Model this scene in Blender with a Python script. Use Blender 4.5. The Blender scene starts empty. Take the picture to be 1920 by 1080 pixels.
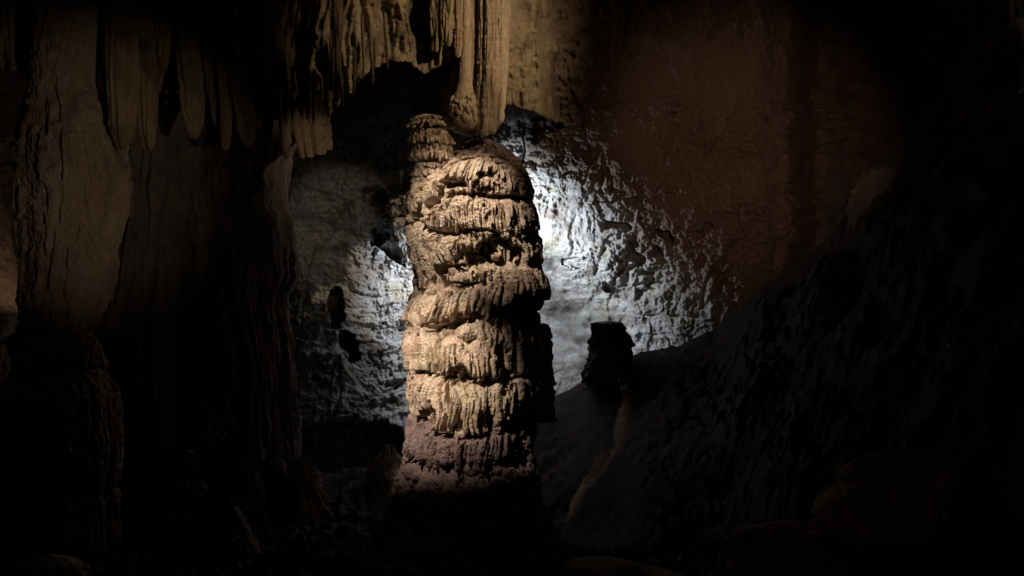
import bpy, math
import numpy as np
from mathutils import Vector

# ------------------------------------------------------------------ camera, world, lamps
K = 0.72 / 1920.0                      # metres per photo pixel per metre of distance (50 mm lens, 36 mm film)
scn = bpy.context.scene
COL = scn.collection
cam_d = bpy.data.cameras.new('camera'); cam = bpy.data.objects.new('camera', cam_d); COL.objects.link(cam)
cam_d.lens = 50; cam_d.sensor_width = 36; cam_d.clip_start = 0.1; cam_d.clip_end = 200
cam.rotation_euler = (math.pi/2, 0, 0)
scn.camera = cam
w = bpy.data.worlds.new('World'); scn.world = w; w.use_nodes = True
bg = w.node_tree.nodes['Background']
bg.inputs[0].default_value = (1.0, 0.86, 0.80, 1); bg.inputs[1].default_value = 0.0028
scn.view_settings.view_transform = 'Standard'; scn.view_settings.look = 'None'
scn.view_settings.exposure = 0; scn.view_settings.gamma = 1

def at(px, py, D):
    return Vector(((px-960)*K*D, D, (540-py)*K*D))

def spot(name, loc, aim, watts, col, deg, blend, rad=0.04):
    d = bpy.data.lights.new(name, 'SPOT'); o = bpy.data.objects.new(name, d); COL.objects.link(o)
    d.energy = watts; d.color = col; d.spot_size = math.radians(deg); d.spot_blend = blend; d.shadow_soft_size = rad
    o.location = loc; o.rotation_euler = (Vector(aim)-Vector(loc)).to_track_quat('-Z', 'Y').to_euler()
    return o

spot('column_lamp', (-2.6, 14.9, 6.7), at(866, 400, 19.2), 4500, (1.0, 0.81, 0.65), 15.6, 0.9)
spot('column_lamp', (-3.5, 13.6, 3.2), at(806, 695, 19.2), 4700, (1.0, 0.81, 0.66), 19, 1.0)
spot('alcove_lamp', at(868, 470, 22.9), at(1070, 480, 28), 480, (0.80, 0.87, 1.0), 168, 0.6, 0.03)
spot('panel_lamp', (0.7, 10.0, 2.6), at(610, 440, 24.2), 700, (1.0, 0.80, 0.64), 9.5, 1.0, 0.03)
spot('roof_lamp', (5.0, 12.8, 6.6), at(945, 0, 19.8), 2700, (1.0, 0.74, 0.48), 31, 1.0)
spot('right_wall_lamp', (2.8, 9.5, 2.0), at(1385, 290, 22.5), 760, (1.0, 0.66, 0.46), 25, 1.0, 0.06)
spot('left_column_lamp', (0.2, 9.0, 0.6), at(190, 320, 18), 400, (1.0, 0.74, 0.52), 24, 1.0, 0.06)
spot('slope_fill', (0.5, 3.0, 3.0), at(1660, 960, 12), 14, (1.0, 0.62, 0.42), 60, 1.0, 0.2)  # added weak fill light that lifts the dark lower slope
spot('edge_lamp', at(110, 590, 19.4), at(0, 490, 20.6), 14, (1.0, 0.66, 0.46), 80, 0.8, 0.04)
spot('drapery_lamp', (-0.5, 14.0, -1.0), at(585, 268, 19.2), 200, (1.0, 0.72, 0.46), 9, 0.8, 0.03)

# ------------------------------------------------------------------ noise
rng = np.random.RandomState(7)
PERM = rng.permutation(256).astype(np.int32); PERM = np.concatenate([PERM, PERM, PERM[:2]])
_g = rng.normal(size=(256, 3)); _g /= np.linalg.norm(_g, axis=1)[:, None]; GRAD = _g.astype(np.float32)

def perlin(x, y, z):
    x, y, z = np.broadcast_arrays(x, y, z)
    xf = np.floor(x); yf = np.floor(y); zf = np.floor(z)
    xi = xf.astype(np.int32) & 255; yi = yf.astype(np.int32) & 255; zi = zf.astype(np.int32) & 255
    x = (x-xf).astype(np.float32); y = (y-yf).astype(np.float32); z = (z-zf).astype(np.float32)
    u = x*x*x*(x*(x*6-15)+10); v = y*y*y*(y*(y*6-15)+10); t = z*z*z*(z*(z*6-15)+10)
    def gr(a, b, c):
        h = PERM[PERM[PERM[xi+a]+yi+b]+zi+c]
        g = GRAD[h]
        return g[..., 0]*(x-a)+g[..., 1]*(y-b)+g[..., 2]*(z-c)
    def mx(a, b, f): return a+(b-a)*f
    r = mx(mx(mx(gr(0,0,0), gr(1,0,0), u), mx(gr(0,1,0), gr(1,1,0), u), v),
           mx(mx(gr(0,0,1), gr(1,0,1), u), mx(gr(0,1,1), gr(1,1,1), u), v), t)
    return r*1.6

def fbm(x, y, z, f, octs, gain=0.5, ridged=False, lac=2.03):
    s = 0; a = 1.0; n = 0
    for i in range(octs):
        p = perlin(x*f+17.3*i, y*f+5.1*i, z*f+9.7*i)
        if ridged: p = 1-2*np.abs(p)
        s = s+a*p; n += a; a *= gain; f *= lac
    return s/n

def sstep(a, b, x):
    t = np.clip((x-a)/(b-a), 0, 1); return t*t*(3-2*t)

# ------------------------------------------------------------------ materials
def rock(name, cols, scale=1.0, ochre=0.25, ochre_col=(0.42, 0.22, 0.08), bump=0.02, rough=0.8, stretch=(1, 1, 1), moss=0.0, ramp=(0.33, 0.66), light_edge_brown=False):
    m = bpy.data.materials.new(name); m.use_nodes = True
    nt = m.node_tree; N = nt.nodes; L = nt.links; b = N['Principled BSDF']
    g = N.new('ShaderNodeNewGeometry'); mp = N.new('ShaderNodeMapping'); mp.inputs['Scale'].default_value = stretch
    L.new(g.outputs['Position'], mp.inputs[0])
    def noise(s, det, dist=0.0, r=0.6):
        n = N.new('ShaderNodeTexNoise'); n.inputs['Scale'].default_value = s*scale; n.inputs['Detail'].default_value = det
        n.inputs['Roughness'].default_value = r; n.inputs['Distortion'].default_value = dist
        L.new(mp.outputs[0], n.inputs['Vector']); return n
    n1 = noise(1.7, 8, 0.6)
    rp = N.new('ShaderNodeValToRGB'); L.new(n1.outputs[0], rp.inputs[0])
    e = rp.color_ramp.elements; k = len(cols)
    while len(e) < k: e.new(0.5)
    for i, c in enumerate(cols):
        e[i].position = ramp[0]+(ramp[1]-ramp[0])*i/(k-1); e[i].color = (*c, 1)
    cur = rp.outputs[0]
    def mix(fac, col, mode='MIX'):
        nonlocal cur
        x = N.new('ShaderNodeMix'); x.data_type = 'RGBA'; x.blend_type = mode
        L.new(fac, x.inputs['Factor']) if not isinstance(fac, float) else setattr(x.inputs['Factor'], 'default_value', fac)
        L.new(cur, x.inputs['A'])
        if hasattr(col, 'links'): L.new(col, x.inputs['B'])
        else: x.inputs['B'].default_value = (*col, 1)
        cur = x.outputs['Result']
    def mask(n, a, c, top):
        r = N.new('ShaderNodeMapRange'); r.inputs[1].default_value = a; r.inputs[2].default_value = c; r.inputs[4].default_value = top
        L.new(n.outputs[0], r.inputs[0]); return r.outputs[0]
    if ochre > 0: mix(mask(noise(3.1, 7, 1.2), 0.54, 0.66, ochre), ochre_col)
    if moss > 0: mix(mask(noise(1.3, 6, 0.8), 0.50, 0.64, moss), (0.26, 0.29, 0.13))
    if light_edge_brown:   # brown upper and right wall, its edge painted where the alcove light ends
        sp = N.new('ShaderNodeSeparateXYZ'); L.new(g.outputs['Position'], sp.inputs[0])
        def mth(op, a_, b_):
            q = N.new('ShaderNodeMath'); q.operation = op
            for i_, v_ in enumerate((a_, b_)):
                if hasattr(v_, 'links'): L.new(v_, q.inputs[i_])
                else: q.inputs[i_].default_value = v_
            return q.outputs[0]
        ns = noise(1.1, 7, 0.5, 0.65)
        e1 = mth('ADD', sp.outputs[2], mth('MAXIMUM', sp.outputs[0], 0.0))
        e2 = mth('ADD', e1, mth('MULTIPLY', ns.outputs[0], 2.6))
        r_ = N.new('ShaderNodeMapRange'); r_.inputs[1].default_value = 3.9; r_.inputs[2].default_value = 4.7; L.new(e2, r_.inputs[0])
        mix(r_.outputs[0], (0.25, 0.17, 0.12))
    n3 = noise(19, 7, 0.3, 0.7)
    r3 = N.new('ShaderNodeMapRange'); r3.inputs[1].default_value = 0.3; r3.inputs[2].default_value = 0.7
    r3.inputs[3].default_value = 0.62; r3.inputs[4].default_value = 1.25; L.new(n3.outputs[0], r3.inputs[0])
    vm = N.new('ShaderNodeCombineColor')
    for i in range(3): L.new(r3.outputs[0], vm.inputs[i])
    mix(1.0, vm.outputs[0], 'MULTIPLY')
    L.new(cur, b.inputs['Base Color'])
    rr = N.new('ShaderNodeMapRange'); rr.inputs[1].default_value = 0.35; rr.inputs[2].default_value = 0.65
    rr.inputs[3].default_value = rough-0.22; rr.inputs[4].default_value = min(1, rough+0.15); L.new(n3.outputs[0], rr.inputs[0])
    L.new(rr.outputs[0], b.inputs['Roughness'])
    b.inputs['Specular IOR Level'].default_value = 0.45
    n4 = noise(34, 8, 0.0, 0.7); bp = N.new('ShaderNodeBump'); bp.inputs['Strength'].default_value = 0.9; bp.inputs['Distance'].default_value = bump
    L.new(n4.outputs[0], bp.inputs['Height']); L.new(bp.outputs[0], b.inputs['Normal'])
    return m

M_col = rock('column_flowstone', [(0.13, 0.09, 0.07), (0.38, 0.28, 0.20), (0.62, 0.52, 0.41), (0.34, 0.27, 0.19)], 2.4, 0.5, (0.48, 0.27, 0.12), 0.014, 0.55, moss=0.25)
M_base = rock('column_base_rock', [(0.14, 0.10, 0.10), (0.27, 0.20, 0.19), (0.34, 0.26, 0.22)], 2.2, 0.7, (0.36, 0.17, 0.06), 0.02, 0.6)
M_wall = rock('wall_limestone', [(0.20, 0.16, 0.13), (0.36, 0.34, 0.31), (0.55, 0.54, 0.52), (0.40, 0.36, 0.28)], 0.9, 0.45, (0.24, 0.19, 0.13), 0.03, 0.85, (1, 1, 1.7), moss=0.22, light_edge_brown=True)
M_roof = rock('roof_flowstone', [(0.10, 0.08, 0.05), (0.25, 0.19, 0.12), (0.36, 0.29, 0.18), (0.22, 0.20, 0.12)], 1.6, 0.6, (0.34, 0.19, 0.06), 0.03, 0.75, (1, 1, 0.5))
M_flute = rock('stalactite_stone', [(0.22, 0.17, 0.11), (0.40, 0.31, 0.21), (0.50, 0.41, 0.29)], 1.8, 0.4, (0.44, 0.27, 0.11), 0.016, 0.75, (1, 1, 0.35))
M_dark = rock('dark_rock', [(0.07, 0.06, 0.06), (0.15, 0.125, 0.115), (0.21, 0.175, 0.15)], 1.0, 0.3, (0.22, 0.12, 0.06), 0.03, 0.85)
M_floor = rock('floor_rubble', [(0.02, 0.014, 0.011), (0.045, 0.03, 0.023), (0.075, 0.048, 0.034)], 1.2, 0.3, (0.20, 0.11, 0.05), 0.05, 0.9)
M_left = rock('left_flowstone', [(0.18, 0.13, 0.10), (0.34, 0.27, 0.20), (0.40, 0.33, 0.26)], 1.3, 0.55, (0.40, 0.22, 0.08), 0.03, 0.8, (1, 1, 0.5))

# ------------------------------------------------------------------ mesh building
def mesh_grid(name, P, mat, root=None, wrap=False, capt=False, capb=False, faces_mask=None, smooth=True):
    nr, nc = P.shape[:2]
    V = P.reshape(-1, 3)
    i, j = np.meshgrid(np.arange(nr-1), np.arange(nc if wrap else nc-1), indexing='ij')
    j2 = (j+1) % nc
    F = np.stack([i*nc+j, (i+1)*nc+j, (i+1)*nc+j2, i*nc+j2], -1)
    if faces_mask is not None: F = F[faces_mask]
    F = F.reshape(-1, 4)
    tris = []
    if capt:
        c = len(V); V = np.vstack([V, P[0].mean(0)[None]])
        jj = np.arange(nc); tris.append(np.stack([np.full(nc, c), jj, (jj+1) % nc], -1))
    if capb:
        c = len(V); V = np.vstack([V, P[-1].mean(0)[None]])
        jj = np.arange(nc)+(nr-1)*nc; tris.append(np.stack([np.full(nc, c), (np.arange(nc)+1) % nc+(nr-1)*nc, jj], -1))
    T = np.vstack(tris) if tris else np.zeros((0, 3), int)
    if faces_mask is not None:
        used = np.unique(np.concatenate([F.ravel(), T.ravel()])); remap = np.full(len(V), -1); remap[used] = np.arange(len(used))
        V = V[used]; F = remap[F]; T = remap[T]
    if root is not None: V = V-np.array(root.location)[None]
    me = bpy.data.meshes.new(name)
    me.vertices.add(len(V)); me.vertices.foreach_set('co', np.ascontiguousarray(V, dtype=np.float32).ravel())
    nl = F.size+T.size; me.loops.add(nl)
    me.loops.foreach_set('vertex_index', np.concatenate([F.ravel(), T.ravel()]).astype(np.int32))
    me.polygons.add(len(F)+len(T))
    st = np.concatenate([np.arange(len(F))*4, len(F)*4+np.arange(len(T))*3]).astype(np.int32)
    me.polygons.foreach_set('loop_start', st)
    me.polygons.foreach_set('use_smooth', np.full(len(F)+len(T), smooth))
    me.update(calc_edges=True)
    me.materials.append(mat)
    o = bpy.data.objects.new(name, me); COL.objects.link(o)
    if root is not None: o.parent = root
    return o

def tag(o, label, cat, group=None):
    o['label'] = label; o['category'] = cat
    if group: o['group'] = group
    return o
def struct(o): o['kind'] = 'structure'; return o
def empty(name, loc, label, cat, group=None):
    o = bpy.data.objects.new(name, None); COL.objects.link(o); o.location = loc; o.empty_display_size = 0.3
    return tag(o, label, cat, group)

class Relief:
    """a height field over a regular (u, y) grid in which tongues and lumps of dripstone are stacked"""
    def __init__(s, us, ys, H=None, warp=3.0, wf=0.03, seed=0):
        s.us, s.ys = us, ys
        s.U, s.Y = np.meshgrid(us, ys)
        s.H = np.zeros_like(s.U) if H is None else H
        s.W1 = s.U+warp*perlin(s.U*wf, s.Y*wf*0.7, 3.3+seed)+warp*0.3*perlin(s.U*wf*3.5, s.Y*wf*1.2, 8.3+seed)
        s.W2 = s.Y+warp*1.3*perlin(s.U*wf, s.Y*wf, 13.7+seed)+warp*0.6*perlin(s.U*wf*4, s.Y*wf*1, 1.7+seed)
    def win(s, u0, u1, y0, y1, m=14):
        a, b = np.searchsorted(s.us, [u0-m, u1+m]); c, d = np.searchsorted(s.ys, [y0-m, y1+m])
        return slice(c, d), slice(a, b)
    def drip(s, u, y0, y1, w, o0, o1, h, lean=0, taper=0.45):
        r = s.win(u-w-abs(lean), u+w+abs(lean), y0, y1)
        U = s.W1[r]; Y = s.W2[r]
        if U.size == 0: return
        t = (Y-y0)/max(1e-3, y1-y0); tc = np.clip(t, 0, 1)
        tip = 0.80
        wt = w*(1-taper*tc)*np.sqrt(np.clip(1-np.clip((tc-tip)/(1-tip), 0, 1)**2, 0, 1))
        d = np.abs(U-u-lean*tc)/np.maximum(wt, 1e-3)
        prof = np.sqrt(np.clip(1-d*d, 0, 1))
        rise = sstep(0, 0.14, tc)
        val = (o0+(o1-o0)*tc**0.7)*(0.25+0.75*rise)+h*prof*(0.3+0.7*rise)*(wt/w)
        ok = (d < 1) & (t > 0) & (t < 1)
        s.H[r] = np.where(ok, np.maximum(s.H[r], val), s.H[r])
    def lump(s, u, y, ru, ry, o, h, p=2.0):
        r = s.win(u-ru, u+ru, y-ry, y+ry)
        q = (np.abs((s.W1[r]-u)/ru)**p+np.abs((s.W2[r]-y)/ry)**p)
        val = o*np.sqrt(np.clip((1-q)*6, 0, 1))+h*np.sqrt(np.clip(1-q, 0, 1))
        s.H[r] = np.where(q < 1, np.maximum(s.H[r], val), s.H[r])
    def dig(s, u, y, ru, ry, depth, p=2.0):
        r = s.win(u-ru, u+ru, y-ry, y+ry)
        q = (np.abs((s.W1[r]-u)/ru)**p+np.abs((s.W2[r]-y)/ry)**p)
        s.H[r] -= depth*sstep(1, 0.45, q)
    def skirt(s, xs, tops, bots, out, w, h, dens=1.0, jt=5, jb=6, back=True):
        """a curtain of overlapping tongues between the curves tops and bots"""
        xs = np.array(xs, float); a, b = xs[0], xs[-1]
        n = int((b-a)/w*0.95*dens)+2
        for layer in range(4):
            for k in range(n):
                u = a+(b-a)*(k+rng.uniform(-.45, .45)+.5)/n
                T = np.interp(u, xs, tops)+rng.uniform(-jt, jt)*0.6; B = np.interp(u, xs, bots)
                L = B-T
                if layer == 0: T, B, o, hh, ww = T, B-rng.uniform(.25, .6)*L, out*0.45, h*0.5, w*rng.uniform(1.2, 2.0)
                elif layer == 1: T, B, o, hh, ww = T+rng.uniform(0, 0.15)*L, B-rng.uniform(0, .4)*L, out*0.75, h, w*rng.uniform(0.7, 1.2)
                elif layer == 2: T, B, o, hh, ww = T+rng.uniform(0, 0.3)*L, B+rng.uniform(-1.8, 1.2)*jb, out*rng.uniform(.8, 1.15), h*1.15, w*rng.uniform(0.35, .95)
                else:
                    if rng.rand() < 0.6: continue
                    T, B, o, hh, ww = T+rng.uniform(0, 0.6)*L, B-rng.uniform(-.3, .5)*L*.6, out*1.1, h*1.1, w*rng.uniform(0.3, 0.6)
                if B-T < 4: continue
                s.drip(u, T, B, ww, o*0.5, o, hh, rng.uniform(-.6, .6)*w, rng.uniform(.3, .75))

def polar(name, prof, D, mat, root=None, ratio=1.0, nth=160, dy=4.0, amp=(0.05, 0.02, 0.01), freq=(1.2, 4, 14), sq=2.0,
          tip_top=0, tip_bot=0, flutes=0, flute_amp=0.0, relief_fn=None, dback=0.0, ledge=0.0, seed=0.0, front=None, parts=None, vstretch=1.0):
    """closed body of revolution-like rock: prof = [(y, x_left, x_right)...] in photo pixels at distance D"""
    prof = np.array(prof, float)
    ys = np.arange(prof[0, 0], prof[-1, 0]+0.01, dy)
    if front:   # denser columns on the side that faces the camera
        th = np.concatenate([np.linspace(-math.pi, -1.75, front//8, endpoint=False), np.linspace(-1.75, 1.75, front, endpoint=False), np.linspace(1.75, math.pi, front//8, endpoint=False)])
    else: th = np.linspace(-math.pi, math.pi, nth, endpoint=False)
    xl = np.interp(ys, prof[:, 0], prof[:, 1]); xr = np.interp(ys, prof[:, 0], prof[:, 2])
    k = max(1, int(6/dy)*2+1); ker = np.ones(k)/k
    pad = lambda a: np.convolve(np.pad(a, k//2, mode='edge'), ker, 'valid')
    xl, xr = pad(xl), pad(xr)
    cx = (xl+xr)/2; hw = (xr-xl)/2
    if tip_top: hw = hw*np.sqrt(np.clip(1-np.clip(1-(ys-ys[0])/tip_top, 0, 1)**2, 0.004, 1))
    if tip_bot: hw = hw*np.sqrt(np.clip(1-np.clip(1-(ys[-1]-ys)/tip_bot, 0, 1)**2, 0.004, 1))
    a = hw*K*D; A = a[:, None]; TH = th[None, :]
    ct = np.cos(TH); sn = np.sin(TH)
    if sq != 2.0:
        rr = (np.abs(ct)**sq+np.abs(sn)**sq)**(-1/sq)
    else: rr = 1.0
    X0 = ((cx-960)*K*D)[:, None]+A*rr*sn; Z0 = ((540-ys)*K*D)[:, None]+0*TH; Y0 = D+dback*((ys-ys[0])/(ys[-1]-ys[0]))[:, None]-A*ratio*rr*ct
    d = 0
    vs = vstretch
    for am, f in zip(amp, freq):
        if am: d = d+am*fbm(X0+seed, Y0, Z0*vs, f, 3)
    if ledge: d = d+ledge*fbm(X0*0.5+seed, Y0*0.5, Z0*3.5, 1.6, 3, ridged=True)
    if flutes:
        nwarp = 0.25*perlin(X0*1.3+seed, Y0*1.3, Z0*0.5)
        ph = perlin(np.cos(TH+nwarp)*flutes*0.33+seed, np.sin(TH+nwarp)*flutes*0.33+0*Z0, Z0*0.15+seed)
        d = d+flute_amp*(1-2.4*np.abs(ph))
    d = d*np.clip(A/0.22, 0.06, 1)
    fac = None
    if relief_fn is not None: R = relief_fn(th, ys); d = d+R.H
    P = np.stack([X0+d*sn, Y0-d*ct, Z0+0*d], -1)
    if parts is None:
        return mesh_grid(name, P, mat, root, wrap=True, capt=True, capb=True)
    # split into named parts along curves: parts(U, Y) -> integer per face; list of (name, material, label)
    fn, names = parts
    U = th*(122.0); Uc, Yc = np.meshgrid(U, ys[:-1])
    ids = fn(Uc, Yc)
    out = []
    for q, (nm, mt) in enumerate(names):
        mk = ids == q
        if mk.any(): out.append(mesh_grid(nm, P, mt, root, wrap=True, capt=(q == 0), capb=(q == len(names)-1), faces_mask=mk))
    return out
# ================================================================== SETTING: the back wall
def axis(*seg):
    out = []
    for a, b, s in seg: out.append(np.arange(a, b, s))
    return np.concatenate(out)
wx = axis((-500, 500, 5), (500, 1360, 1.35), (1360, 1520, 2.2), (1520, 2450, 5))
wy = axis((-260, 180, 4), (180, 780, 1.35), (780, 1230, 5))
PX, PY = np.meshgrid(wx, wy)
def wall_depth(PX, PY):
    wu = PX+14*perlin(PX*.012, PY*.012, 1.1)+7*perlin(PX*.04, PY*.04, 4.1)
    wv = PY+14*perlin(PX*.012, PY*.012, 7.1)+7*perlin(PX*.04, PY*.04, 9.1)
    bx = [-600, 480, 540, 620, 690, 760, 830, 890, 960, 1040, 1100, 1170, 1240, 1290, 1320, 1345, 1350]
    by = [ 200, 262, 283, 290, 312, 318, 300, 250, 235, 285, 330, 385, 435, 510, 580, 680, 1300]
    # signed distance to the lip of the alcove, positive outside
    best = np.full(PX.shape, 1e9)
    for i in range(len(bx)-1):
        ax, ay, cx_, cy_ = bx[i], by[i], bx[i+1], by[i+1]
        dx, dy_ = cx_-ax, cy_-ay; L2 = dx*dx+dy_*dy_
        t = np.clip(((wu-ax)*dx+(wv-ay)*dy_)/L2, 0, 1)
        best = np.minimum(best, np.hypot(wu-ax-t*dx, wv-ay-t*dy_))
    yl = np.interp(wu, bx, by)
    inside = (wv > yl) & (wu < 1350)
    s = np.where(inside, -best, best)*K*23.5
    deep = np.interp(PX, [500, 560, 640, 690, 770, 830, 960, 1100, 1350], [23.9, 23.95, 24.1, 24.4, 24.6, 25.2, 26.6, 26.5, 25.4])
    prof = 22.75+0.30*np.exp(np.clip(-s-.15, -9, 2.4)/0.8)
    D = np.minimum(prof, deep)-0.10*np.log1p(np.exp(-np.abs(prof-deep)/0.10))
    # upper wall leans forward; flowstone pillar beside the hanging cluster
    D = D-0.9*np.exp(-((PX-985)/62.0)**2)*sstep(240, 150, PY)-0.6*sstep(200, -200, PY)
    # right hand edge of the brown wall and the recess behind it
    e = 1480+6*perlin(PY*.02, 0.3, 2.2)+4*perlin(PY*.07, 5.3, 2.2)-0.12*np.clip(PY-420, 0, 400)
    D = D+1.8*sstep(-6, 60, PX-e)+0.35*sstep(-60, 0, PX-e)+0.5*fbm(PX*.01, PY*.004, 0., 1., 3)*sstep(0, 60, PX-e)
    D = D-2.8*sstep(1620, 2000, PX)
    return D
D0 = wall_depth(PX, PY)
X = (PX-960)*K*23.5; Z = (540-PY)*K*23.5
sA = sstep(23.2, 24.2, D0)            # how far inside the alcove
wx_ = X+0.20*perlin(X*0.7, Z*0.7, 2.0)+.04*perlin(X*5, Z*5, 2.0); wz_ = Z+0.16*perlin(X*0.7, Z*0.7, 6.0)+.04*perlin(X*5, Z*5, 12.0)
strata = fbm(wx_*0.75+0.35*wz_, wz_*3.2-0.25*wx_, 0.0, 1.0, 4, 0.55, ridged=True)
big = fbm(X, Z, 1.0, 0.55, 3)
mid = fbm(wx_, wz_*0.8, 3.0, 1.9, 4, 0.5, ridged=True)
streak = fbm(wx_*3.0+0.25*wz_, wz_*0.8, 5.0, 1.1, 4, 0.55)
fine = fbm(X, Z, 8.0, 6.0, 5, 0.66)
crack = sstep(.80, .97, 1-np.abs(fbm(wx_*.5+.2*wz_, wz_*2.2, 44.0, 0.8, 3, .5))*2.2)*sstep(-.1, .3, fbm(X, Z, 50., 1.0, 2))+.7*sstep(.86, .98, 1-np.abs(fbm(wx_*1.6-.4*wz_, wz_*.7, 48.0, .7, 3, .5))*2.2)
gouge = sstep(0.05, 0.45, fbm(X*0.8+0.3*Z, Z*1.3, 31.0, 2.6, 4, 0.6))
chip = fbm(wx_*1.3+wz_*.5, wz_-0.3*wx_, 12.0, 4.2, 3, 0.55, ridged=True)
calm_w = 1-.65*sstep(570, 620, PY)*sstep(1190, 1120, PX)*(PX > 900)
vari = .45+1.1*sstep(-.35, .35, fbm(X, Z, 70., .7, 2))
Dw = D0-0.20*big-calm_w*vari*(0.17*(strata-.3)*(0.2+0.8*sA)+0.09*(mid-.3)+0.03*gouge-0.12*crack+0.11*streak*(1.1-0.85*sA)+0.10*fine+0.07*(chip-.3)+0.05*fbm(wx_, wz_, 2.0, 17.0, 2, .6))
# hollows seen in the left panel and small pits on the right
def pit(cx, cy, rx, ry, d, tilt=0.0, p=3.0):
    global Dw
    u = PX+9*perlin(PX*.04, PY*.04, 20.)+2*perlin(PX*.16, PY*.16, 25.); v = PY+9*perlin(PX*.04, PY*.04, 30.)+2*perlin(PX*.16, PY*.16, 35.)
    c, s_ = math.cos(tilt), math.sin(tilt)
    a = ((u-cx)*c+(v-cy)*s_)/rx; b = (-(u-cx)*s_+(v-cy)*c)/ry
    Dw = Dw+d*sstep(1.0, 0.75, np.abs(a)**p+np.abs(b)**p)
pit(706, 402, 24, 60, 0.8, -0.05); pit(728, 462, 14, 46, 0.6, -0.7)
pit(630, 578, 17, 36, 0.9, -0.1); pit(654, 648, 17, 34, 0.9, -0.45); pit(655, 838, 105, 52, 1.6)
pit(1160, 422, 26, 11, 0.30, 0.25); pit(1192, 476, 9, 26, 0.25, -0.5); pit(1075, 492, 26, 9, 0.22, 0.2); pit(1145, 540, 22, 10, 0.3, 0.4)
pit(1247, 440, 18, 9, 0.25, 0.4); pit(1235, 475, 8, 20, 0.2, -0.5)
Pw = np.stack([(PX-960)*K*Dw, Dw, (540-PY)*K*Dw], -1)
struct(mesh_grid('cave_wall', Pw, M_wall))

# ================================================================== SETTING: floor with the rubble slope on the right
fx = np.concatenate([np.arange(-13, -5, 0.14), np.arange(-5, 8, 0.04), np.arange(8, 14, 0.14)]); fy = np.concatenate([np.arange(5, 12, 0.1), np.arange(12, 25.6, 0.045), np.arange(25.6, 27, .15)])
FX, FY = np.meshgrid(fx, fy)
sx = FX/FY/K+960                                            # bearing of the point
back = np.interp(sx, [-500, 500, 700, 800, 1000, 1040, 1120, 1180, 1300, 1345, 1400, 1480, 1560, 1640, 1760, 1920, 2300],
                 [990, 900, 880, 850, 760, 742, 700, 668, 640, 622, 560, 500, 440, 330, 250, 180, 60])
ridgeD = np.interp(sx, [-500, 700, 1000, 1100, 1340, 1480, 1640, 1920, 2300], [22.5, 22.8, 23.2, 22.6, 21.8, 20.8, 19.2, 17.0, 15.0])
zr = (540-back)*K*ridgeD                                    # height of the skyline of the ground
base = -3.45+0.30*sstep(17, 10, FY)
t = np.clip((FY-(ridgeD-np.interp(sx, [600, 1000, 1150, 1500, 1920], [2.5, 2.4, 3.4, 9.0, 10.5])))/np.interp(sx, [600, 1000, 1150, 1500, 1920], [2.5, 2.4, 3.4, 9.0, 10.5]), 0, 1.0)
FZ = base+(zr-base)*(t**1.15)-0.55*np.clip(FY-ridgeD, 0, 5)
n1 = fbm(FX, FY, 0.0, 0.55, 4); n2 = fbm(FX, FY, FZ*1.3+4.0, 1.6, 4, 0.55, ridged=True); n3 = fbm(FX, FY, FZ*2, 6.0, 4, 0.6)
blk = fbm(FX, FY, FZ*1.2, 0.9, 2); stepn = (np.floor(blk*7)+sstep(.35, .65, blk*7-np.floor(blk*7)))/7
calm = 1-0.75*np.exp(-((sx-1130)/110.0)**2)*(FY > 18.5)
FZ = FZ+calm*(0.24*n1+0.20*n2+0.12*n3+0.55*(stepn-blk)+(0.25+.3*sstep(1250, 1500, sx))*stepn)*(1-0.6*np.exp(-((FY-ridgeD)/0.8)**2))
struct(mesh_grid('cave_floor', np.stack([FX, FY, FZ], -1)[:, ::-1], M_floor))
def floor_z(x, y):
    return float(FZ[np.argmin(abs(fy-y)), np.argmin(abs(fx-x))])

# ================================================================== SETTING: overhanging roof on the left
rx_ = np.arange(-420, 1064, 2.0)
lip = np.interp(rx_, [-420, 0, 110, 200, 330, 440, 520, 545, 600, 625, 645, 670, 700, 735, 770, 795, 830, 862, 900, 940, 965, 1000, 1040, 1064],
                [150, 130, 140, 170, 175, 200, 225, 230, 238, 205, 185, 160, 124, 116, 117, 139, 120, 112, 165, 192, 196, 210, 228, 235])
lip = lip+5*perlin(rx_*.06, 0.5, 0.5)+3*perlin(rx_*.17, 0.5, 3.5)
v = np.concatenate([np.linspace(0, 1, 260, endpoint=False), np.linspace(1, 2, 50)])
VV, RX = np.meshgrid(v, rx_, indexing='ij'); LIP = np.broadcast_to(lip, RX.shape)
RY = np.where(VV <= 1, -300+(LIP+300)*VV, LIP-14*np.sin((VV-1)*3.1))
Dr = np.interp(RX, [-420, 100, 500, 640, 860, 900, 960, 1010, 1064], [18.2, 18.6, 19.3, 19.7, 19.9, 20.4, 20.9, 21.5, 23.0])
Dr = Dr+0.35*(1-np.clip(VV, 0, 1))**1.5*0+np.where(VV > 1, (VV-1)**0.8*4.5, 0)-0.12*np.where(VV > 1, np.sin(np.clip((VV-1)*12, 0, 3.14)), 0)
xx = (RX-960)*K*19.5; zz = (540-RY)*K*19.5
xw = xx+0.18*perlin(xx*1.2, zz*0.8, 3.)
fl = fbm(xw*2.6, zz*0.45, 1., 1.0, 3, 0.5, ridged=True)
face = np.where(VV <= 1, 1.0, np.clip(2-VV, 0, 1))
rough_r = sstep(620, 700, RX)
dr = (0.34*fl*(1-0.6*sstep(880, 960, RX))*(1-0.45*rough_r)+0.12*fbm(xw*5, zz*1.2, 4., 1.0, 3)+0.25*fbm(xx, zz, 6., 0.8, 3)+(0.07+0.05*rough_r)*fbm(xx, zz, 9., 5.5, 5, 0.65)+0.10*fbm(xw*9, zz*1.1, 14., 1.0, 3, 0.6, ridged=True)*(1-.7*rough_r))
Rr = Relief(rx_, np.linspace(-300, 260, 300), warp=4, seed=3)
Dr = Dr-dr*face
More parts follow.
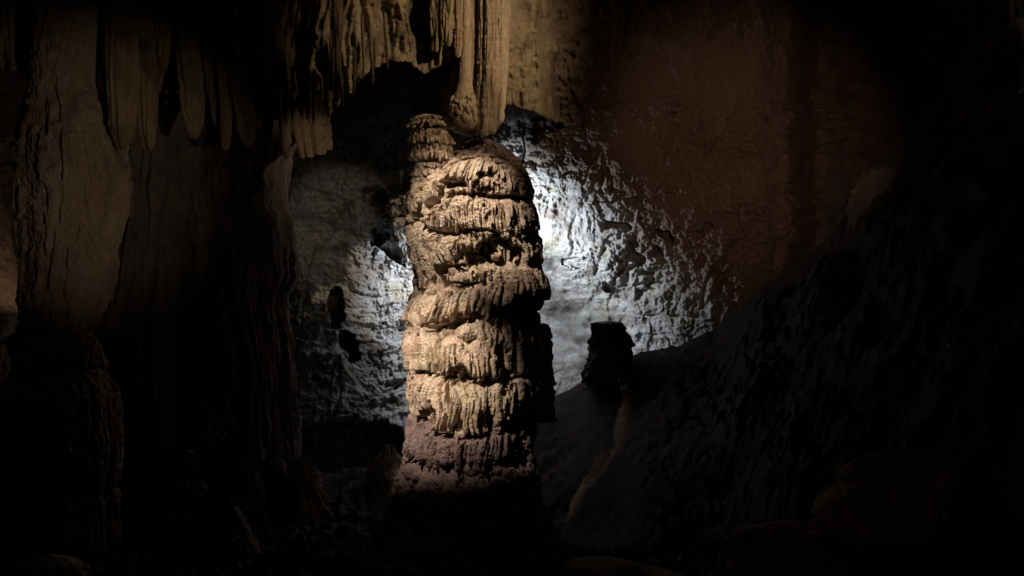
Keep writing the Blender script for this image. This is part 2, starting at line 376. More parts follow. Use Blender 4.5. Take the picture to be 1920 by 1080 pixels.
Dr = Dr-sstep(880, 930, RX)*(0.16*fbm(xx*5, zz*.7, 21., 1., 4, .6, ridged=True)+.08*fbm(xx, zz, 23., 5., 4, .65))+0.5*sstep(1000, 1064, RX)*perlin(RX*.03, RY*.02, 5.)
Pr = np.stack([(RX-960)*K*Dr, Dr, (540-RY)*K*Dr], -1)
struct(mesh_grid('cave_roof', Pr, M_roof))

# ================================================================== THE COLUMN
colroot = empty('dripstone_column', at(888, 1010, 20), 'thick tiered tan dripstone column with dripping drapery, lit in the middle of the cave', 'dripstone column')
CX, HWP = 888.0, 122.0
def X2U(x): return math.asin(max(-1, min(1, (x-CX)/HWP)))*HWP
prof = [(262, 890, 915), (270, 872, 938), (283, 858, 956), (298, 838, 970), (318, 810, 982), (350, 780, 990), (400, 776, 996), (430, 777, 1000),
        (470, 783, 1002), (520, 790, 1007), (545, 788, 1011), (575, 780, 1007), (600, 776, 1002), (650, 774, 1000), (700, 778, 1000), (760, 778, 998),
        (820, 776, 994), (860, 768, 996), (920, 748, 1006), (980, 725, 1030), (1040, 690, 1075), (1080, 670, 1100)]
SEAMS = [([765, 800, 835, 870, 905, 940, 1005], [402, 404, 352, 356, 366, 376, 376]),
         ([765, 800, 822, 870, 905, 940, 1005], [425, 415, 434, 436, 456, 458, 436]),
         ([765, 800, 830, 870, 905, 940, 1005], [535, 540, 500, 490, 497, 497, 492]),
         ([765, 800, 835, 870, 905, 940, 1005], [608, 612, 604, 598, 590, 575, 580]),
         ([765, 800, 835, 870, 905, 940, 1005], [695, 698, 700, 703, 703, 700, 700]),
         ([765, 800, 835, 870, 905, 940, 1005], [755, 775, 795, 800, 800, 780, 770])]
def col_relief(th, ys):
    R = Relief(th*HWP, ys, warp=4.5, wf=0.035)
    R.W2 += 9*perlin(R.U*.013, R.Y*.009, 4.4); R.W1 += 5*perlin(R.U*.02, R.Y*.02, 14.4)
    S = lambda xs, t, b, out, w_, h, **kw: R.skirt([X2U(x) for x in xs], t, b, out*1.1, w_*.95, h*1.75, **kw)
    PI_ = 3.14159*HWP
    # tiers all the way round at the back, so that the column holds up from the side
    for (t_, b_, o_) in [(335, 385, .10), (388, 440, .12), (442, 500, .12), (505, 570, .15), (600, 690, .12), (700, 780, .10)]:
        for sgn in (-1, 1):
            R.skirt([sgn*PI_, sgn*185] if sgn < 0 else [185, PI_], [t_, t_], [b_, b_], o_, 11, .05)
    # rough shoulders
    for k in range(70):
        u = rng.uniform(-190, 190); y = rng.uniform(268, 320); R.lump(u, y, rng.uniform(6, 22), rng.uniform(3, 8), .02, rng.uniform(.03, .09))
    # tier A: left shoulder stepping down, centre and right lobe
    for (x, y, rx2, ry2, o) in [(772, 350, 14, 9, .06), (790, 345, 16, 8, .05), (806, 335, 16, 7, .06), (785, 368, 16, 9, .08), (768, 378, 10, 10, .06), (800, 358, 14, 7, .05)]:
        R.lump(X2U(x), y, rx2, ry2, .03, o)
    S([765, 790, 806], [366, 364, 360], [400, 404, 398], .10, 9, .06)
    S([798, 812, 826, 838], [362, 345, 334, 326], [398, 388, 374, 352], .13, 8, .05)
    S([832, 850, 870, 893, 905], [322, 316, 309, 303, 304], [344, 344, 346, 352, 344], .17, 6, .05)
    S([892, 905, 920, 934, 942], [304, 303, 305, 312, 320], [338, 336, 336, 342, 350], .17, 7, .05)
    S([893, 905, 920, 936], [342, 340, 340, 346], [358, 361, 360, 356], .15, 5, .03, jt=2, jb=3)
    for x in (848, 862, 878, 893, 906, 918, 930, 944, 958): R.lump(X2U(x), 306+rng.uniform(-8, 5), rng.uniform(6, 12), rng.uniform(3, 6), .05, .09)
    R.lump(X2U(966), 349, 34, 26, .10, .12, 2.6); R.lump(X2U(990), 348, 40, 24, .06, .10, 2.6)
    S([940, 955, 975, 1000], [332, 328, 328, 334], [356, 368, 374, 370], .17, 9, .04)
    # thin shelf between A and B
    S([844, 860, 880, 900, 915], [364, 360, 357, 358, 362], [371, 369, 368, 369, 372], .10, 7, .03, jt=2, jb=2)
    # tier B
    S([812, 826, 850, 880, 905, 935, 955], [394, 386, 378, 375, 376, 377, 374], [426, 434, 434, 436, 446, 438, 436], .19, 6, .07)
    S([884, 897, 910, 925], [384, 384, 384, 386], [440, 446, 452, 436], .22, 5, .06, dens=1.4)
    R.lump(X2U(948), 424, 21, 34, .10, .15, 2.6)
    S([932, 945, 962], [396, 392, 396], [452, 458, 456], .17, 9, .05)
    S([958, 975, 990, 1006], [384, 380, 381, 386], [440, 436, 430, 428], .17, 10, .05)
    R.lump(X2U(984), 403, 38, 26, .12, .10, 2.6)
    for (x, y, r_) in [(775, 415, 9), (788, 424, 7), (771, 432, 8), (816, 402, 8), (803, 412, 7)]: R.lump(X2U(x), y, r_, r_*1.1, .06, .07)
    # tier C with the long strands on the left
    for (x, a, b, w_, l_) in [(770, 432, 488, 9, 5), (780, 428, 505, 8, 9), (790, 422, 532, 8, 8), (800, 416, 528, 7, 5), (810, 412, 560, 9, -2), (818, 420, 548, 7, -4), (824, 425, 500, 6, 2), (796, 430, 470, 7, 3)]:
        R.drip(X2U(x), a, b, w_, .08, .17, .09, l_, .25)
    S([820, 835, 850, 862], [438, 437, 437, 438], [500, 500, 494, 482], .16, 8, .07, dens=1.2)
    S([860, 875, 890, 903], [438, 438, 440, 446], [484, 468, 474, 480], .18, 7, .06)
    S([958, 975, 990, 1010], [438, 437, 437, 438], [474, 484, 490, 488], .16, 9, .05)
    R.dig(X2U(930), 474, 32, 20, .18); R.dig(X2U(880), 482, 20, 12, .10)
    R.lump(X2U(868), 493, 8, 8, .10, .08); R.lump(X2U(925), 486, 8, 8, .14, .08); R.lump(X2U(934), 477, 8, 9, .08, .06); R.lump(X2U(858), 492, 6, 5, .08, .05)
    # tier D, the big bulge reaching right
    R.lump(X2U(960), 528, 80, 34, .08, .13, 2.6); R.lump(X2U(905), 528, 50, 34, .08, .11, 2.6)
    S([848, 862, 880, 900, 925], [520, 508, 500, 497, 497], [534, 526, 520, 522, 530], .22, 9, .05)
    S([822, 835, 850, 865, 880], [536, 532, 528, 528, 528], [566, 584, 596, 588, 584], .20, 8, .07)
    S([845, 860, 880, 900, 920], [534, 530, 528, 528, 532], [596, 590, 584, 576, 584], .24, 8, .06)
    S([905, 925, 950, 975, 1000, 1016], [505, 500, 498, 500, 505, 512], [590, 576, 560, 556, 560, 564], .26, 9, .045)
    for x, b in ((853, 606), (876, 594), (910, 590), (893, 580)): R.drip(X2U(x), 560, b, 5, .2, .26, .06, 0, .6)
    R.lump(X2U(1012), 535, 60, 32, .12, .10, 2.4)
    R.dig(X2U(965), 580, 48, 14, .16); R.dig(X2U(862), 606, 26, 10, .14); R.dig(X2U(822), 524, 10, 12, .2)
    R.lump(X2U(846), 512, 12, 9, .08, .06); R.lump(X2U(834), 506, 7, 12, .09, .05)
    # dome on the left of tier D
    R.lump(X2U(808), 576, 27, 32, .10, .13, 2.4)
    S([778, 792, 808, 822, 834], [560, 550, 545, 552, 562], [600, 606, 612, 608, 600], .20, 8, .06)
    S([766, 780, 800, 822, 836], [596, 598, 600, 602, 606], [614, 622, 620, 618, 616], .16, 11, .05)
    # tier E
    S([768, 784, 800, 816, 828], [620, 620, 622, 622, 626], [684, 690, 700, 694, 694], .16, 7, .08, dens=1.2)
    R.lump(X2U(884), 622, 22, 16, .16, .10); R.lump(X2U(858), 660, 32, 30, .10, .14, 2.4); R.lump(X2U(904), 664, 32, 28, .12, .14, 2.4)
    S([834, 846, 862, 878, 890], [648, 638, 634, 640, 650], [696, 702, 696, 686, 700], .22, 8, .08)
    S([880, 892, 906, 920, 932], [650, 638, 634, 644, 660], [700, 704, 702, 702, 696], .24, 8, .07)
    S([898, 920, 950, 980, 1010], [600, 597, 600, 608, 616], [650, 640, 690, 745, 740], .15, 13, .05)
    S([912, 925, 938], [612, 606, 610], [634, 650, 660], .19, 6, .05)
    # tier F
    for (x, a, b, w_, l_) in [(776, 694, 752, 5, 8), (788, 690, 735, 6, 0)]: R.drip(X2U(x), a, b, w_, .10, .17, .06, l_, .3)
    S([792, 806, 820, 836], [704, 700, 698, 700], [758, 768, 752, 780], .18, 7, .08, dens=1.1)
    S([828, 845, 865, 885, 905], [702, 704, 706, 706, 708], [790, 796, 786, 792, 798], .18, 9, .07)
    S([900, 920, 940, 960], [704, 702, 704, 706], [768, 756, 760, 752], .14, 7, .06)
    R.dig(X2U(828), 772, 8, 18, .20)
    # strands that bridge the gaps between the tiers
    for (x, a, b, w_, l_) in [(778, 400, 470, 7, 4), (802, 500, 600, 8, 4), (826, 436, 520, 6, 8), (893, 330, 372, 6, -6), (880, 380, 446, 5, 6), (903, 384, 462, 6, -10), (948, 390, 470, 8, 6), (968, 430, 505, 10, 2), (992, 380, 500, 9, 4),
                              (812, 600, 650, 8, -6), (840, 560, 640, 5, 3), (930, 520, 616, 7, -5), (948, 560, 680, 9, 3), (968, 600, 740, 12, 2), (985, 560, 660, 9, 0), (905, 640, 735, 6, 4), (856, 690, 770, 6, -4), (930, 690, 800, 9, 3), (884, 700, 800, 6, 6), (800, 690, 760, 6, 3), (780, 760, 850, 8, 6), (870, 790, 870, 9, 0), (910, 780, 860, 8, -3)]:
        R.drip(X2U(x), a, b, w_, .10, .17, .10, l_, .45)
    for k in range(160):
        u = rng.uniform(-170, 170); y = rng.uniform(305, 790); R.drip(u, y, y+rng.uniform(18, 60), rng.uniform(1.8, 4.5), .06, rng.uniform(.12, .2), .06, rng.uniform(-4, 4), .6)
    # rough rock under the tiers
    for k in range(420):
        y = 735+(rng.rand()**0.8)*300; u = rng.uniform(-PI_, PI_); m_ = rng.uniform(5, 17)
        if y < 800 and -60 < u < 70: continue
        R.lump(u, y, m_, m_*rng.uniform(.5, 1.3), .02, rng.uniform(.03, .12), 2.8)
    S([790, 830, 870, 910, 950], [800, 800, 800, 800, 790], [850, 870, 845, 870, 840], .10, 10, .06)
    for (x, y, a_, b_, d_) in [(855, 356, 26, 7, .16), (940, 375, 60, 5, .12), (905, 338, 9, 5, .12), (822, 392, 12, 12, .10), (800, 408, 26, 5, .12), (880, 440, 60, 4, .08), (985, 443, 28, 6, .14), (905, 470, 14, 16, .12), (830, 506, 12, 12, .16), (870, 528, 26, 4, .12), (795, 545, 14, 9, .10), (840, 612, 30, 8, .14), (990, 578, 40, 14, .14), (836, 665, 5, 30, .12), (938, 665, 7, 30, .18), (860, 700, 50, 4, .12), (805, 697, 30, 5, .12), (790, 720, 7, 16, .16), (852, 735, 4, 30, .10), (826, 770, 9, 18, .2), (842, 800, 22, 5, .10), (905, 790, 4, 24, .10), (870, 690, 14, 10, .10)]:
        R.dig(X2U(x), y, a_, b_, d_*1.5, 2.4)
    for k in range(90):
        R.dig(rng.uniform(-170, 170), rng.uniform(310, 830), rng.uniform(2, 5), rng.uniform(3, 13), rng.uniform(.05, .13), 2.2)
    for (xs, ysm) in SEAMS+[([765, 1005], [850, 858])]:
        sy = np.interp(R.W1, [-400]+[X2U(x) for x in xs]+[400], [ysm[0]]+ysm+[ysm[-1]])
        nz = perlin(R.U*.03, R.Y*.02, ysm[0]*.1); wd = 5+5*perlin(R.U*.05, R.Y*.05, ysm[0]*.3)
        R.H = R.H-(.02+.30*np.maximum(nz, 0))*np.exp(-((R.W2-sy-4)/np.maximum(wd, 1.5))**2)
    U, Y = R.W1, R.W2
    fade = sstep(258, 290, ys)[:, None]
    f1 = fbm(U*.075, Y*.06, 2.0, 1.0, 4, .6); f2 = fbm(U*.22, Y*.13, 7.0, 1.0, 3, .55, ridged=True); f3 = perlin(U*.12, Y*.035, 5.)
    R.H = (R.H-.05+.03*f1+.02*f2+.02*f3+.012*fbm(U*.4, Y*.35, 4., 1., 2, .6))*(0.25+0.75*fade)
    R.H = R.H*(1-0.5*sstep(95, 175, np.abs(R.U)))
    low = sstep(780, 840, ys)[:, None]
    R.H = R.H+low*(.05*fbm(U*.05, Y*.04, 3., 1., 4, .6)+.03*fbm(U*.16, Y*.08, 9., 1., 3, .6, ridged=True))
    return R
def col_parts(U, Y):
    ids = np.zeros(U.shape, int)
    ids[:] = (Y > 300+0*U).astype(int)
    for k, (xs, ysm) in enumerate(SEAMS):
        us = [-400]+[X2U(x) for x in xs]+[400]; yy = [ysm[0]]+ysm+[ysm[-1]]
        ids += (Y > np.interp(U, us, yy)).astype(int)*(Y > 300)
    return ids
prof = [(y, a-7*(y > 300), b+4*(y > 300)) for y, a, b in prof]
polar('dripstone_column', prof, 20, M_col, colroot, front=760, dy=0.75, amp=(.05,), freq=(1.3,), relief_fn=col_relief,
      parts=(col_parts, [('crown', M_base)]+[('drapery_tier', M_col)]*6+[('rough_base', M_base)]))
# stacked ledges rising from the left shoulder of the column
def ledges(y0, tiers):
    def fn(th, ys):
        R = Relief(th*32, ys, warp=2.5, wf=.08, seed=2)
        for (t_, b_, o_) in tiers: R.skirt([-100, 100], [t_, t_-2], [b_, b_+2], o_, 6, .035, jt=2, jb=2.5)
        R.H += .02*fbm(R.U*.12, R.Y*.12, 1., 1., 4, .6)
        return R
    return fn
polar('shelf_knob', [(214, 800, 812), (219, 788, 828), (228, 784, 832), (240, 784, 834), (262, 783, 834), (290, 785, 836), (330, 786, 845), (352, 784, 850)], 19.75, M_col, colroot,
      front=240, dy=0.8, amp=(.05, .03), freq=(2, 6), tip_top=6,
      relief_fn=ledges(214, [(216, 226, .09), (227, 240, .14), (243, 256, .07), (254, 270, .13), (272, 284, .08), (283, 300, .12), (306, 318, .08), (318, 332, .10), (334, 346, .08)]))
# ================================================================== STALACTITES OVER THE COLUMN
hang = empty('fluted_stalactite', at(900, -40, 19.9), 'bundle of long fluted stalactites hanging right over the lit column', 'stalactite')
def facets(th, ys):
    R = Relief(th*28, ys, warp=3, wf=.08, seed=5)
    for k in range(150):
        y = rng.uniform(182, 238); R.lump(rng.uniform(-88, 88), y, rng.uniform(3, 7), rng.uniform(3, 8), .015, rng.uniform(.02, .05), 2.6)
    R.H += .012*fbm(R.U*.2, R.Y*.1, 1., 1., 3)
    return R
def grain(th, ys):
    R = Relief(th*22, ys, warp=2, wf=.06, seed=6)
    R.H += .022*fbm(R.U*.35, R.Y*.2, 1., 1., 3, .65)+.03*perlin(R.U*.07, R.Y*.012, 2.)+.01*perlin(R.U*.02, R.Y*.12, 9.)
    return R
fk = dict(front=170, dy=1.0, tip_bot=10, vstretch=.5)
polar('flute', [(-120, 866, 884), (0, 868, 882), (90, 864, 882), (150, 860, 884), (185, 850, 890), (205, 843, 891), (222, 852, 892), (240, 872, 891)], 19.55, M_flute, hang, front=220, dy=1.0, amp=(.03,), freq=(2,), tip_bot=14, relief_fn=facets)
for q, (pr, dd) in enumerate([([(-120, 876, 892), (60, 878, 892), (160, 874, 888), (228, 878, 889)], 19.6), ([(-120, 886, 899), (80, 886, 898), (170, 883, 896), (244, 885, 893)], 19.7),
        ([(-120, 896, 911), (60, 898, 911), (150, 894, 908), (246, 893, 904)], 19.52), ([(-120, 908, 924), (60, 909, 924), (150, 905, 921), (255, 900, 917)], 19.46),
        ([(-120, 918, 936), (60, 918, 934), (150, 914, 934), (252, 909, 931)], 19.5), ([(-120, 930, 946), (60, 931, 943), (180, 928, 939), (242, 928, 936)], 19.6),
        ([(-120, 850, 868), (40, 852, 868), (90, 852, 864), (108, 852, 860)], 19.5)]):
    polar('flute', pr, dd, M_flute, hang, amp=(.03, .015), freq=(1.6, 7), seed=q*3.1, relief_fn=grain, **fk)
polar('smooth_cone', [(60, 858, 884), (130, 848, 890), (170, 838, 895), (210, 824, 900), (240, 834, 905), (256, 860, 905)], 19.95, M_roof, hang, nth=120, dy=2, amp=(.03, .006), freq=(1.2, 7), tip_bot=18)
polar('backing', [(-120, 850, 965), (0, 856, 952), (150, 860, 945), (225, 868, 940), (240, 878, 932)], 20.15, M_flute, hang, ratio=.7, front=200, dy=2, amp=(.05, .02), freq=(1.5, 6), flutes=9, flute_amp=.06, tip_bot=12)

# small flutes on the roof face, left of the bundle
def ragged(n_drip, n_lump, scale=1.0, gap=1.0):
    def fn(th, ys):
        W = 60*scale
        R = Relief(th*W, ys, warp=4*scale, wf=.05/scale, seed=rng.randint(50))
        y0, y1 = ys[0], ys[-1]; P_ = 3.14159*W
        for k in range(n_drip):
            u = rng.uniform(-P_, P_); y = rng.uniform(y0-20, y1-10); R.drip(u, y, y+rng.uniform(.12, .5)*(y1-y0), rng.uniform(2, 7)*scale, 0, .035*scale, rng.uniform(.015, .05)*scale, rng.uniform(-5, 5)*scale, rng.uniform(.2, .7))
        for k in range(n_lump):
            u = rng.uniform(-P_, P_); y = rng.uniform(y0, y1); m_ = rng.uniform(2, 8)*scale; R.lump(u, y, m_, m_*rng.uniform(.4, 1.2), 0, rng.uniform(.01, .04)*scale, 2.6)
        R.H += .03*scale*fbm(R.U*.09/scale, R.Y*.05/scale, 1., 1., 4, .62)+.015*fbm(R.U*.4, R.Y*.3, 5., 1., 3, .6)
        return R
    return fn
def stal(name, pr, D, label, cat='stalactite', mat=M_roof, group=None, **kw):
    o = polar(name, pr, D, mat, None, **kw)
    return tag(o, label, cat, group)
G = 'stalactites under the overhanging roof'
kw = dict(relief_fn=ragged(60, 60, .6), front=90, dy=1.5, amp=(.04, .015), freq=(1.6, 6), tip_bot=14, flutes=5, flute_amp=.02, vstretch=.4)
stal('stalactite', [(-60, 806, 826), (20, 808, 826), (60, 812, 824), (98, 812, 818)], 19.45, 'thin crooked stalactite on the roof face left of the fluted bundle', group=G, seed=1, **kw)
stal('stalactite', [(-60, 826, 852), (10, 828, 848), (60, 830, 846), (88, 834, 842)], 19.4, 'short stalactite touching the left side of the fluted bundle', group=G, seed=2, **kw)
stal('stalactite', [(-60, 618, 640), (90, 622, 638), (150, 626, 636), (192, 628, 632)], 19.0, 'slim pointed stalactite left of the dark arch in the roof', group=G, seed=3, **kw)
kw['front'] = 130; kw['tip_bot'] = 60
stal('stalactite', [(-80, 190, 262), (40, 200, 258), (150, 203, 256), (230, 208, 250), (282, 216, 240)], 17.6, 'broad blunt stalactite, widest of the left row', group=G, seed=4, **kw)
stal('stalactite', [(-80, 252, 300), (60, 256, 297), (150, 258, 294), (220, 264, 290), (284, 270, 286)], 17.8, 'long stalactite just right of the broad blunt one', group=G, seed=5, **kw)
stal('stalactite', [(-80, 294, 322), (40, 296, 318), (100, 298, 316), (131, 301, 313)], 17.7, 'short round ended stalactite, shortest of the left row', group=G, seed=6, **kw)
stal('stalactite', [(-80, 318, 360), (60, 332, 366), (140, 338, 377), (210, 345, 380), (262, 356, 374)], 18.0, 'thick tan stalactite between the short round one and the dark gap', group=G, seed=7, **kw)
stal('stalactite', [(-80, 376, 412), (80, 384, 416), (170, 392, 420), (240, 400, 418)], 18.3, 'dark stalactite in shadow near the middle of the left row', group=G, seed=8, **kw)
stal('stalactite', [(-80, 398, 424), (80, 408, 428), (190, 416, 432), (282, 419, 428)], 18.0, 'narrow stalactite left of the slanting one', group=G, seed=9, **kw)
stal('stalactite', [(-80, 405, 436), (60, 416, 440), (130, 430, 455), (210, 442, 472), (278, 456, 478)], 17.9, 'slanting tan stalactite leaning to the right', group=G, seed=10, **kw)
stal('stalactite', [(-80, 470, 500), (100, 478, 504), (180, 486, 510), (262, 496, 506)], 18.4, 'dim slim stalactite between the slanting one and the lit drapery', group=G, seed=11, **kw)
ORD = ['leftmost', 'second from the left', 'third from the left', 'fourth from the left', 'fifth from the left', 'sixth from the left', 'seventh from the left', 'eighth from the left',
       'eighth from the right', 'seventh from the right', 'sixth from the right', 'fifth from the right', 'fourth from the right', 'third from the right', 'second from the right', 'rightmost']
for k, od in enumerate(ORD):     # fringe of thin stalactites along the roof
    x = 505+k*14.5+rng.uniform(-4, 4); y1 = np.interp(x, rx_, lip)+rng.uniform(-8, 34); y0 = y1-rng.uniform(60, 150); w_ = rng.uniform(2.5, 6); ln = rng.uniform(-4, 8)
    stal('stalactite', [(y0, x-w_, x+w_), ((y0+y1)/2, x-w_*.8+ln*.5, x+w_*.8+ln*.5), (y1, x-w_*.3+ln, x+w_*.3+ln)], rng.uniform(18.75, 19.0), 'thin pointed stalactite, %s in the fringe left of the dark arch' % od, group='fringe of thin stalactites',
         relief_fn=ragged(6, 14, .3), nth=40, dy=2.5, amp=(.03, .015), freq=(2, 7), tip_bot=16, tip_top=20, seed=30+k)
dra = empty('drapery', at(580, 200, 19.2), 'lit tan drapery of leaning fingers at the lower edge of the roof', 'drapery')
for (pr, sd) in [([(190, 528, 548), (250, 529, 545), (298, 532, 541)], 1), ([(190, 544, 566), (250, 552, 566), (297, 563, 572)], 2), ([(180, 556, 584), (240, 562, 584), (296, 576, 588)], 3),
                 ([(180, 572, 606), (230, 576, 612), (270, 588, 616), (291, 594, 610)], 4), ([(190, 590, 612), (250, 600, 622), (282, 610, 624)], 5), ([(190, 536, 600), (240, 548, 606), (272, 560, 604)], 6)]:
    polar('finger' if sd < 6 else 'sheet', pr, 19.15 if sd < 6 else 19.4, M_flute, dra, relief_fn=ragged(8, 40, .45), front=90, dy=1.2, amp=(.03, .02), freq=(2, 7), tip_bot=5, seed=sd)

# ================================================================== LEFT SIDE
lc = empty('flowstone_column', at(130, 1050, 18), 'massive dim tan flowstone column at the left, widening into a dome with a curtain', 'flowstone column')
def lcol(th, ys):
    R = Relief(th*85, ys, warp=5, wf=.03, seed=9)
    for k in range(90):
        u = rng.uniform(-260, 260); y = rng.uniform(150, 560); R.drip(u, y, y+rng.uniform(60, 170), rng.uniform(4, 12), .0, .04, rng.uniform(.02, .06), rng.uniform(-6, 6), .4)
    for k in range(120):
        u = rng.uniform(-260, 260); y = rng.uniform(190, 600); R.lump(u, y, rng.uniform(5, 18), rng.uniform(4, 12), .0, rng.uniform(.02, .06), 2.5)
    R.H += .05*fbm(R.U*.06, R.Y*.035, 1., 1., 5, .65)+.03*fbm(R.U*.2, R.Y*.05, 6., 1., 3, .6, ridged=True)
    return R
polar('body', [(-120, 60, 200), (60, 62, 196), (150, 60, 182), (182, 58, 186), (196, 56, 196), (215, 52, 208), (260, 48, 226), (320, 46, 234), (345, 46, 236), (400, 48, 230), (460, 50, 212), (520, 48, 204), (600, 46, 176), (650, 30, 160), (690, 10, 160)],
      18.0, M_left, lc, front=300, dy=1.8, amp=(.10, .04, .02), freq=(.8, 3, 9), relief_fn=lcol, vstretch=.5)
def ldome(th, ys):
    R = Relief(th*100, ys, warp=5, wf=.03, seed=19)
    R.skirt([-310, 310], [632, 632], [680, 690], .05, 16, .03); R.skirt([-310, 310], [700, 706], [880, 890], .10, 11, .09, jb=30)
    R.skirt([-310, 310], [900, 905], [1060, 1070], .08, 12, .08, jb=20)
    R.H += .05*fbm(R.U*.06, R.Y*.035, 1., 1., 5, .65)+.03*fbm(R.U*.2, R.Y*.05, 6., 1., 3, .6, ridged=True)
    return R
polar('dome', [(612, 60, 130), (628, 25, 165), (660, 5, 180), (700, -15, 190), (760, -30, 196), (880, -35, 200), (960, -45, 196), (1060, -60, 205), (1100, -60, 210)],
      17.9, M_left, lc, ratio=.9, front=300, dy=2, amp=(.08, .03, .015), freq=(.8, 3, 9), relief_fn=ldome)
stal('rock_ledge', [(300, -200, -10), (395, -190, 2), (440, -170, 16), (480, -150, 30), (520, -110, 44), (555, -60, 56), (590, -20, 60)], 20.6,
     'rough brightly lit rock tapering down at the left edge of the picture', 'rock', M_left, front=200, dy=2, amp=(.10, .05, .03), freq=(1, 4, 10), tip_bot=20)
stal('small_rock', [(640, -60, 8), (670, -60, 14), (700, -60, 16), (730, -60, 8)], 16.4, 'small lumpy rock at the left edge below the bright ledge', 'rock', M_left, nth=120, dy=2, amp=(.08, .05, .03), freq=(1.5, 5, 12), tip_top=20, tip_bot=20)
# far-left dark columns between the flowstone column and the grey panel
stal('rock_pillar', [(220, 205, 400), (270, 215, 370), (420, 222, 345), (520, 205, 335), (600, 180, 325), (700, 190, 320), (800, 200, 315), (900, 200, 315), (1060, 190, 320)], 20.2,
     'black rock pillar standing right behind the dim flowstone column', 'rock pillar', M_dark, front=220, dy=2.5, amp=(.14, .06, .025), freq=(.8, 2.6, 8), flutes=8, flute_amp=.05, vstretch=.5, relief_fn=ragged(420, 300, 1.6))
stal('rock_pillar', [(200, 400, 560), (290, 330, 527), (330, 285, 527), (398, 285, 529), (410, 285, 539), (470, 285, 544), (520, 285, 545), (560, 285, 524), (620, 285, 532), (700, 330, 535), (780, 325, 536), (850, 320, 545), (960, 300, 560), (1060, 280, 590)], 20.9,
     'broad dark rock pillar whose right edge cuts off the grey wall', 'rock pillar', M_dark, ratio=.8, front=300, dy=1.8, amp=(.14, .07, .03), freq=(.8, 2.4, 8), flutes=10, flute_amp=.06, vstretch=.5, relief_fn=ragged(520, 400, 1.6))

# ================================================================== STONES AND STALAGMITES ON THE FLOOR
GS = 'stalagmites on the dark floor'
def stone(name, pr, D, label, cat, mat=M_dark, group=None, **kw):
    a = dict(relief_fn=ragged(25, 160, 1.0),front=110, dy=2, amp=(.08, .05, .02), freq=(1.6, 5, 12), tip_top=14)
    a.update(kw); return stal(name, pr, D, label, cat, mat, group, **a)
stone('stalagmite', [(860, 556, 572), (880, 550, 588), (910, 540, 598), (950, 528, 612), (990, 520, 625)], 20.0, 'lumpy brown stalagmite in front of the dark hollow left of the column', 'stalagmite', M_left, GS, seed=1, tip_top=22)
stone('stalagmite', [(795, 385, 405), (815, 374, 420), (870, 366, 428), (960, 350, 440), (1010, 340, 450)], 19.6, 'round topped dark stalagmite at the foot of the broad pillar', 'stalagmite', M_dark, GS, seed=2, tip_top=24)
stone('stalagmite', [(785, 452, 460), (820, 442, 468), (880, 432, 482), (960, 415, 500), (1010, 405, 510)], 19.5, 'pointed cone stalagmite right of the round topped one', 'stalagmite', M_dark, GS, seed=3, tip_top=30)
stone('stalagmite', [(845, 350, 362), (880, 338, 374), (930, 322, 388), (1000, 300, 410)], 18.6, 'squat reddish stalagmite, leftmost of the floor group', 'stalagmite', M_left, GS, seed=4, tip_top=24)
stone('stalagmite', [(850, 505, 520), (870, 496, 530), (920, 488, 536), (990, 475, 550)], 20.2, 'grey stalagmite touching the lumpy brown one', 'stalagmite', M_dark, GS, seed=5, tip_top=24)
stone('stalagmite', [(832, 722, 732), (845, 714, 738), (862, 706, 746), (878, 700, 752), (900, 696, 758), (950, 690, 765)], 21.8, 'small mossy stalagmite just left of the column foot', 'stalagmite', M_left, GS, seed=6, tip_top=16, ledge=.05)
stone('stalagmite', [(910, 395, 420), (940, 380, 436), (1000, 360, 470), (1080, 340, 500)], 17.8, 'wide low dark stalagmite nearest the camera on the left', 'stalagmite', M_dark, GS, seed=7, tip_top=30)
stone('boulder', [(1040, 50, 130), (1060, 24, 150), (1120, 0, 170)], 15.0, 'smooth rounded boulder in the bottom left corner', 'boulder', M_left, seed=8, tip_top=24)
stone('boulder', [(1046, 1085, 1150), (1060, 1062, 1200), (1085, 1058, 1290), (1130, 1050, 1330)], 14.2, 'flat brown boulder at the bottom edge right of the middle', 'boulder', M_left, seed=9, tip_top=18, amp=(.14, .09, .04), freq=(1.2, 4, 10))
stone('boulder', [(1046, 672, 712), (1060, 655, 730), (1120, 630, 760)], 15.5, 'dark boulder at the bottom edge below the column', 'boulder', M_dark, seed=10, tip_top=18)
stone('standing_stone', [(606, 1016, 1026), (614, 1006, 1030), (640, 1004, 1033), (700, 1004, 1037), (735, 1000, 1038), (790, 995, 1045)], 21.3, 'black standing stone leaning against the right side of the column', 'standing stone', M_dark, seed=11, tip_top=8, amp=(.08, .07, .03), freq=(1.8, 6, 13))
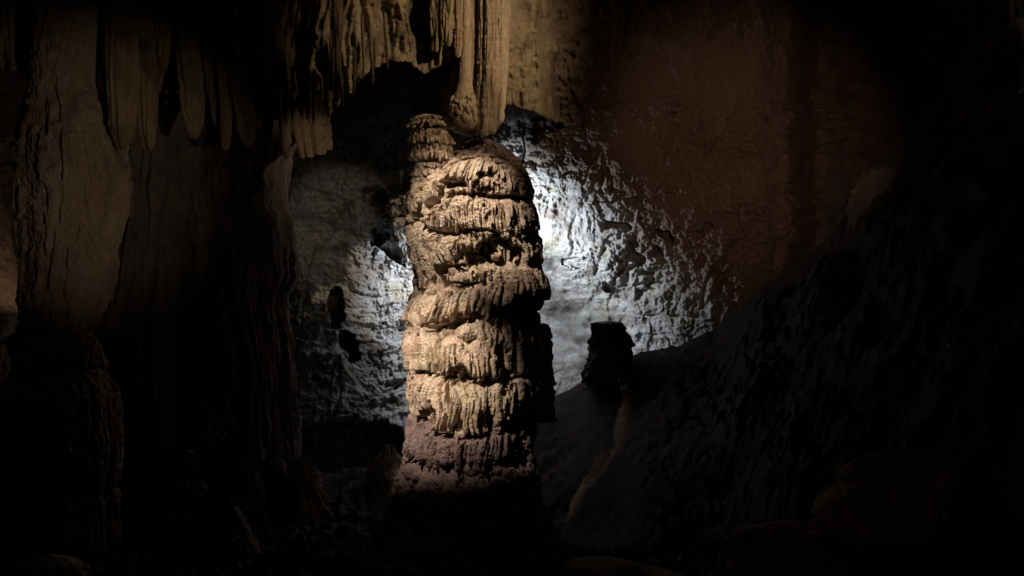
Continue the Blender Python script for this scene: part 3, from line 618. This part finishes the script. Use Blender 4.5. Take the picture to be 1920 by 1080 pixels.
stone('rock_block', [(602, 1120, 1166), (612, 1112, 1172), (640, 1108, 1177), (680, 1106, 1178), (700, 1106, 1180), (730, 1100, 1190)], 22.0, 'square black rock block silhouetted against the white alcove wall', 'rock', M_dark, seed=12, sq=3.2, tip_top=5, amp=(.14, .09, .04), freq=(1.8, 5, 12))
stone('rock_tower', [(306, 1635, 1680), (318, 1618, 1700), (350, 1604, 1712), (400, 1594, 1730), (450, 1592, 1760), (500, 1570, 1800), (560, 1540, 1830)], 18.6, 'round shouldered dark rock tower on the right slope', 'rock', M_dark, seed=14, tip_top=14, amp=(.10, .06, .02))
stone('boulder', [(468, 1560, 1620), (480, 1540, 1650), (520, 1520, 1680), (600, 1500, 1700)], 18.0, 'dark boulder below the rock tower on the right slope', 'boulder', M_dark, seed=15, tip_top=18)
stone('boulder', [(430, 1880, 1960), (450, 1868, 2000), (520, 1850, 2040), (600, 1850, 2060)], 14.5, 'rounded boulder cut by the right edge of the picture', 'boulder', M_dark, seed=16, tip_top=20)
stone('boulder', [(575, 1820, 1900), (590, 1800, 1960), (640, 1790, 2000), (700, 1780, 2020)], 13.0, 'flat dark boulder above the lower right corner', 'boulder', M_dark, seed=17, tip_top=20)
stone('boulder', [(840, 1650, 1760), (870, 1610, 1800), (930, 1580, 1840), (1000, 1560, 1860)], 11.5, 'broad brown boulder on the lower right slope', 'boulder', M_left, seed=18, tip_top=40, amp=(.35, .14, .05), freq=(.9, 2.5, 8))
stone('boulder', [(975, 1440, 1520), (1000, 1400, 1560), (1060, 1380, 1600), (1130, 1370, 1620)], 11.8, 'low brown boulder left of the broad one on the lower right slope', 'boulder', M_left, seed=19, tip_top=40, amp=(.35, .14, .05), freq=(.9, 2.5, 8))
GR = 'stalactites in the dark recess on the right'
kr = dict(relief_fn=ragged(60, 90, 1.2), front=100, dy=2, amp=(.08, .04), freq=(1.2, 5), tip_bot=26, flutes=5, flute_amp=.05, vstretch=.4)
stal('rock_pillar', [(170, 1575, 1612), (200, 1560, 1618), (300, 1530, 1610), (400, 1510, 1600), (520, 1500, 1620), (640, 1480, 1640)], 25.2, 'dim crumbling pillar deep in the recess on the right', 'rock pillar', M_dark, seed=23, front=140, dy=2, amp=(.12, .07, .03), freq=(1, 3, 9), tip_top=14)
